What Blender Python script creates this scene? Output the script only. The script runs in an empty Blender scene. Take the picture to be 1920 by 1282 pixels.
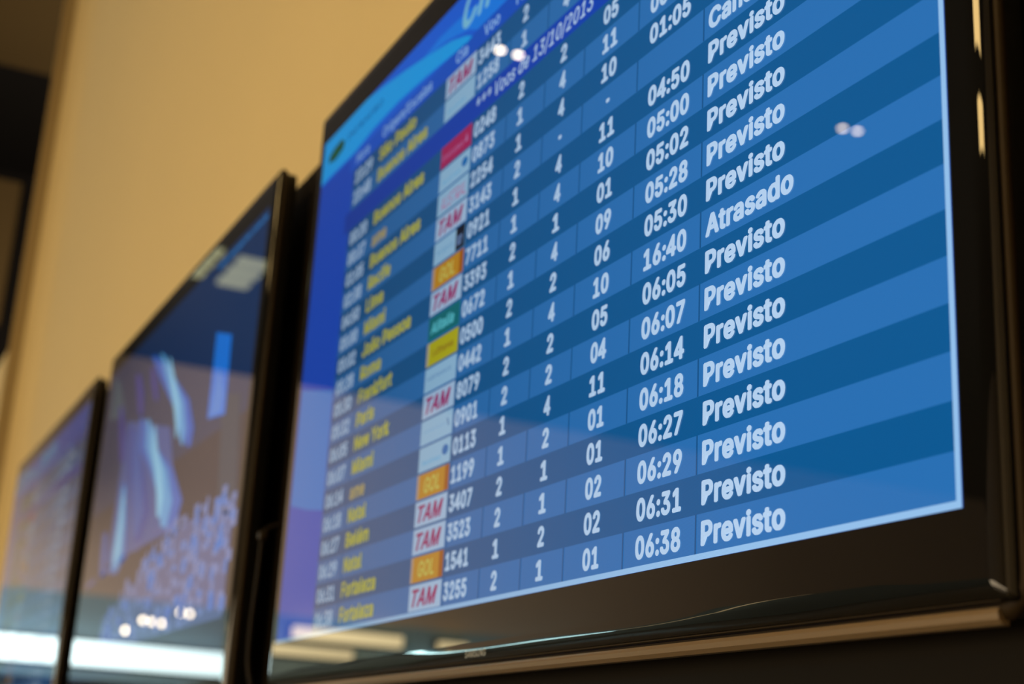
import bpy, bmesh, math
from mathutils import Matrix, Vector

# ------------------------------------------------------------------ helpers for colour
def s2l(c):
    c = c / 255.0
    return c / 12.92 if c <= 0.04045 else ((c + 0.055) / 1.055) ** 2.4
def rgb(r, g, b): return (s2l(r), s2l(g), s2l(b), 1.0)

Z0 = 2.0            # height of the lower edge of the lit screens above the floor
SC = bpy.context.scene
COL = SC.collection

# ------------------------------------------------------------------ camera
RIGHT = Vector((0.44021, 0.89631, 0.05341)); DOWN = Vector((-0.23942, 0.17451, -0.9551)); FWD = Vector((-0.86539, 0.40765, 0.29141))
cam_d = bpy.data.cameras.new('camera'); cam = bpy.data.objects.new('camera', cam_d); COL.objects.link(cam)
m = Matrix.Identity(4)
for i in range(3):
    m[i][0] = RIGHT[i]; m[i][1] = -DOWN[i]; m[i][2] = -FWD[i]
CAM = Vector((1.50422, -0.45452, -0.12786 + Z0))
m[0][3], m[1][3], m[2][3] = CAM
cam.matrix_world = m
cam_d.sensor_width = 36.0; cam_d.sensor_fit = 'HORIZONTAL'
cam_d.lens = 2717.46 / 1920 * 36
cam_d.clip_start = 0.02; cam_d.clip_end = 100
cam_d.dof.use_dof = True
cam_d.dof.focus_distance = FWD.dot(Vector((0.80, 0, 0.05 + Z0)) - CAM)
cam_d.dof.aperture_fstop = 6.6
SC.camera = cam

# ------------------------------------------------------------------ world, exposure, big lights
w = bpy.data.worlds.new('world'); SC.world = w; w.use_nodes = True
w.node_tree.nodes['Background'].inputs[0].default_value = (0.9, 0.8, 0.65, 1)
w.node_tree.nodes['Background'].inputs[1].default_value = 0.02
SC.view_settings.view_transform = 'Standard'; SC.view_settings.look = 'None'
SC.view_settings.exposure = 0.0; SC.view_settings.gamma = 1.0; SC.view_settings.use_curve_mapping = False
SC.cycles.use_denoising = True
SC.cycles.sample_clamp_indirect = 12
SC.cycles.max_bounces = 8

def area(name, loc, direction, sx, sy, watts, col):
    l = bpy.data.lights.new(name, 'AREA'); l.shape = 'RECTANGLE'; l.size = sx; l.size_y = sy
    l.energy = watts; l.color = col
    o = bpy.data.objects.new(name, l); COL.objects.link(o); o.location = loc
    o.rotation_euler = Vector(direction).to_track_quat('-Z', 'Y').to_euler(); return o
# warm fill light added across the hall, lights the screens' wall evenly
area('front_fill_light', (-1.5, -9.6, Z0 - 0.55), (0, 1, 0.0), 13.0, 2.3, 480, (1.0, 0.78, 0.50))

# added fill light washing the far end wall, hidden behind the screens' wall
area('far_wall_fill_light', (-4.7, 1.7, Z0 + 1.7), (-0.62, -0.79, -0.13), 1.3, 1.3, 800, (1.0, 0.76, 0.55))

# ------------------------------------------------------------------ materials
MATS = {}
def mat(name, base=(0.5, 0.5, 0.5, 1), rough=0.5, coat=0.0, coat_rough=0.0, emit=None, strength=1.0, metal=0.0, ior=1.5, noise=None, spec=None):
    if name in MATS: return MATS[name]
    mt = bpy.data.materials.new(name); mt.use_nodes = True; nt = mt.node_tree
    b = nt.nodes['Principled BSDF']
    b.inputs['Base Color'].default_value = base; b.inputs['Roughness'].default_value = rough
    b.inputs['Metallic'].default_value = metal; b.inputs['IOR'].default_value = ior
    b.inputs['Coat Weight'].default_value = coat; b.inputs['Coat Roughness'].default_value = coat_rough
    if spec is not None: b.inputs['Specular IOR Level'].default_value = spec
    if emit: b.inputs['Emission Color'].default_value = emit; b.inputs['Emission Strength'].default_value = strength
    if noise:
        tc = nt.nodes.new('ShaderNodeTexCoord'); n = nt.nodes.new('ShaderNodeTexNoise'); n.inputs['Scale'].default_value = noise[0]
        n.inputs['Detail'].default_value = 4
        r = nt.nodes.new('ShaderNodeValToRGB'); k = noise[1]
        r.color_ramp.elements[0].color = tuple(c * (1 - k) for c in base[:3]) + (1,)
        r.color_ramp.elements[1].color = tuple(min(1, c * (1 + k)) for c in base[:3]) + (1,)
        nt.links.new(tc.outputs['Object'], n.inputs['Vector']); nt.links.new(n.outputs['Fac'], r.inputs['Fac'])
        nt.links.new(r.outputs['Color'], b.inputs['Base Color'])
        bp = nt.nodes.new('ShaderNodeBump'); bp.inputs['Strength'].default_value = 0.05; bp.inputs['Distance'].default_value = 0.002
        n2 = nt.nodes.new('ShaderNodeTexNoise'); n2.inputs['Scale'].default_value = noise[0] * 30
        nt.links.new(tc.outputs['Object'], n2.inputs['Vector']); nt.links.new(n2.outputs['Fac'], bp.inputs['Height'])
        nt.links.new(bp.outputs['Normal'], b.inputs['Normal'])
    MATS[name] = mt
    return mt

LCD_GAIN = 1.0
def lcd(name, color, gain=1.0, left=0.57):
    """lit picture element of a screen: emission painted dimmer towards the far side, as if seen aslant; glossy front coating"""
    key = 'lcd_' + name
    if key in MATS: return MATS[key]
    mt = mat(key, base=(0.003, 0.003, 0.003, 1), rough=0.5, coat=1.0, coat_rough=0.0, spec=0.0, emit=color, strength=gain * LCD_GAIN)
    nt = mt.node_tree; b = nt.nodes['Principled BSDF']
    tc = nt.nodes.new('ShaderNodeTexCoord'); sp = nt.nodes.new('ShaderNodeSeparateXYZ'); mr = nt.nodes.new('ShaderNodeMapRange')
    mr.inputs['From Min'].default_value = 0.0; mr.inputs['From Max'].default_value = 0.85
    mr.inputs['To Min'].default_value = left * gain * LCD_GAIN; mr.inputs['To Max'].default_value = gain * LCD_GAIN  # viewing-angle dimming put into the emission strength along x
    # fine column structure of the panel
    wv = nt.nodes.new('ShaderNodeTexWave'); wv.wave_type = 'BANDS'; wv.bands_direction = 'Z'; wv.inputs['Scale'].default_value = 420.0
    m2 = nt.nodes.new('ShaderNodeMapRange'); m2.inputs['To Min'].default_value = 0.93; m2.inputs['To Max'].default_value = 1.07
    mu = nt.nodes.new('ShaderNodeMath'); mu.operation = 'MULTIPLY'
    nt.links.new(tc.outputs['Object'], sp.inputs[0]); nt.links.new(sp.outputs['X'], mr.inputs['Value'])
    nt.links.new(tc.outputs['Object'], wv.inputs['Vector']); nt.links.new(wv.outputs['Fac'], m2.inputs['Value'])
    nt.links.new(mr.outputs[0], mu.inputs[0]); nt.links.new(m2.outputs[0], mu.inputs[1])
    nt.links.new(mu.outputs[0], b.inputs['Emission Strength'])
    return mt

M_WALL = mat('wall_paint', (0.69, 0.57, 0.31, 1), 0.75, noise=(1.5, 0.03))
M_FARWALL = mat('far_wall_paint', (0.60, 0.53, 0.46, 1), 0.8, noise=(0.6, 0.05))
M_LOWWALL = mat('far_lower_cladding', (0.28, 0.44, 0.54, 1), 0.6, noise=(0.8, 0.05))
M_CEIL = mat('ceiling_panel_grey', (0.028, 0.032, 0.042, 1), 0.9, noise=(0.8, 0.1))
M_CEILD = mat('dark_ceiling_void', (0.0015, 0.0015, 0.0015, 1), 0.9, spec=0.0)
M_CEILB = mat('brown_soffit', (0.011, 0.008, 0.0035, 1), 0.8, spec=0.0)
M_FLOOR = mat('floor_stone', (0.16, 0.14, 0.12, 1), 0.3, noise=(3, 0.15))
M_BOARD = mat('board_black_brown', (0.010, 0.0075, 0.0045, 1), 0.6, spec=0.1, noise=(6, 0.1))
M_GLASS = mat('screen_glass_black', (0.004, 0.004, 0.004, 1), 0.5, coat=1.0, spec=0.0)
M_GLOSS = mat('gloss_black_plastic', (0.004, 0.004, 0.004, 1), 0.5, coat=1.0, coat_rough=0.01, spec=0.0)
M_RIM = mat('clear_brown_rim', (0.022, 0.014, 0.006, 1), 0.6, spec=0.15)
M_LIP = mat('warm_acrylic_lip', (0.17, 0.12, 0.068, 1), 0.35, coat=1.0, coat_rough=0.12)
M_BACK = mat('matt_black_plastic', (0.008, 0.007, 0.006, 1), 0.6)
M_LOGO = mat('silver_print', (0.45, 0.42, 0.36, 1), 0.35, metal=0.3)
M_METAL = mat('dark_steel', (0.02, 0.02, 0.02, 1), 0.4, metal=0.8)
M_CABLE = mat('cable_rubber', (0.008, 0.005, 0.003, 1), 0.6, spec=0.2)

# ------------------------------------------------------------------ mesh helpers
def link(name, me, parent=None, mt=None):
    o = bpy.data.objects.new(name, me); COL.objects.link(o)
    if mt is not None:
        me.materials.clear(); me.materials.append(mt)
    if parent is not None: o.parent = parent
    return o
def from_bm(name, bm, mt, parent=None, smooth=False):
    me = bpy.data.meshes.new(name); bm.to_mesh(me); bm.free()
    if smooth: me.polygons.foreach_set('use_smooth', [True] * len(me.polygons))
    return link(name, me, parent, mt)
def bm_box(bm, x0, x1, y0, y1, z0, z1):
    vs = [bm.verts.new(p) for p in ((x0,y0,z0),(x1,y0,z0),(x1,y1,z0),(x0,y1,z0),(x0,y0,z1),(x1,y0,z1),(x1,y1,z1),(x0,y1,z1))]
    for f in ((0,3,2,1),(4,5,6,7),(0,1,5,4),(1,2,6,5),(2,3,7,6),(3,0,4,7)): bm.faces.new([vs[i] for i in f])
    return vs
def box(name, x0, x1, y0, y1, z0, z1, mt, parent=None, bevel=0.0):
    bm = bmesh.new(); bm_box(bm, x0, x1, y0, y1, z0, z1)
    if bevel: bmesh.ops.bevel(bm, geom=list(bm.edges), offset=bevel, segments=2, affect='EDGES', profile=0.6)
    return from_bm(name, bm, mt, parent)
def empty(name, loc, label, cat, group=None):
    o = bpy.data.objects.new(name, None); COL.objects.link(o); o.location = loc
    o['label'] = label; o['category'] = cat
    if group: o['group'] = group
    return o
def tag(o, label, cat, group=None):
    o['label'] = label; o['category'] = cat
    if group: o['group'] = group
    return o
def structure(o, label=None):
    o['kind'] = 'structure'
    if label: o['label'] = label
    return o

# ------------------------------------------------------------------ the hall
WY = 0.15
# wall with the screens: flat part, step at x=-3.75 and the pier beyond it
def wall_prism(bm, pts, z0, z1):
    lo = [bm.verts.new((x, y, z0)) for x, y in pts]; hi = [bm.verts.new((x, y, z1)) for x, y in pts]
    n = len(pts)
    for i in range(n): bm.faces.new((lo[i], lo[(i+1) % n], hi[(i+1) % n], hi[i]))
    bm.faces.new(lo[::-1]); bm.faces.new(hi)
CEIL = Z0 + 3.55
# fillet from flat wall (y=WY) into the return face (x=-3.75)
bm = bmesh.new()
pts = [(6.0, WY), (6.0, 0.45), (-3.745, 0.45), (-3.745, 0.05)]
for k in range(9):
    a = math.pi + (math.pi / 2) * k / 8      # concave fillet, centre (-3.745+r, WY-r)
    pts.append((-3.745 + 0.095 + 0.095 * math.cos(a), WY - 0.095 - 0.095 * math.sin(a)))
wall_prism(bm, pts, 0, CEIL)
bmesh.ops.recalc_face_normals(bm, faces=bm.faces)
structure(from_bm('wall_left', bm, M_WALL))
o = box('return_shade', -3.747, -3.738, 0.046, 0.125, Z0 - 2.0, CEIL, mat('return_shade_tan', (0.36, 0.275, 0.14, 1), 0.7)); structure(o)  # thin strip in a darker tan, paints the shade on the return face
# pier below the high opening
o = box('wall_back', -12.0, -3.75, 0.05, 0.45, 0, Z0 + 1.262, M_WALL); structure(o)
# far end wall (seen mirrored in the screens)
o = box('wall_far', -12.3, -12.0, -14.2, 3.0, Z0 + 1.30, CEIL, M_FARWALL); structure(o)
o = box('wall_far_lower', -12.3, -12.0, -14.2, 3.0, 0, Z0 + 1.30, M_LOWWALL); structure(o)
o = box('wall_opposite', -12.0, 6.2, -14.4, -14.2, 0, CEIL, M_FARWALL); structure(o)
o = box('wall_right', 6.0, 6.2, -14.2, 0.45, 0, CEIL, M_FARWALL); structure(o)
o = box('floor', -12.3, 6.2, -14.4, 3.0, -0.1, 0, M_FLOOR); structure(o)
o = box('ceiling', -12.3, 6.2, -14.4, -0.3, CEIL, CEIL + 0.12, M_CEIL); structure(o)
# ceiling over the space behind the opening
o = box('trim_1', -6.36, 6.2, -0.3, 3.0, CEIL, CEIL + 0.12, M_CEILB); structure(o)
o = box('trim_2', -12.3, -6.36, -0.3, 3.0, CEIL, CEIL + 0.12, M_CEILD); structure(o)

# ------------------------------------------------------------------ framed panel in the opening
t = empty('framed_panel', (-8.0, 0.1, Z0 + 2.44), 'black-framed dim brown panel in the upper left opening beside the beige wall', 'panel')
box('panel_face', 0.0, 0.02, -0.28, 0.30, 0.06, 1.06, mat('dim_brown_panel', (0.016, 0.0115, 0.005, 1), 0.8, spec=0.0), t)
for nm, a in (('frame_rail', (-0.02, 0.05, -0.32, 0.5, 1.06, 1.2)), ('frame_rail', (-0.02, 0.05, -0.32, 0.5, -0.75, 0.06)),
              ('frame_stile', (-0.02, 0.05, 0.28, 0.5, 0.06, 1.06)), ('frame_stile', (-0.02, 0.05, -0.34, -0.28, 0.06, 1.06))):
    box(nm, *a, M_CEILD, t)

# ------------------------------------------------------------------ board carrying the screens
t = empty('mounting_board', (-0.7, 0.05, Z0 - 0.9), 'long dark brown mounting board on the beige wall behind the three screens', 'board')
for i, (xa, xb) in enumerate(((-2.02, -0.78), (-0.78, 0.46), (0.46, 2.4))):
    box('board_panel', xa + 0.002, xb - 0.002, 0.0, 0.06, 0.0, 1.53, M_BOARD, t)
box('board_rail', -2.0, 2.35, 0.06, 0.1, 0.3, 0.4, M_BACK, t)
box('board_rail', -2.0, 2.35, 0.06, 0.1, 1.2, 1.3, M_BACK, t)

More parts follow.
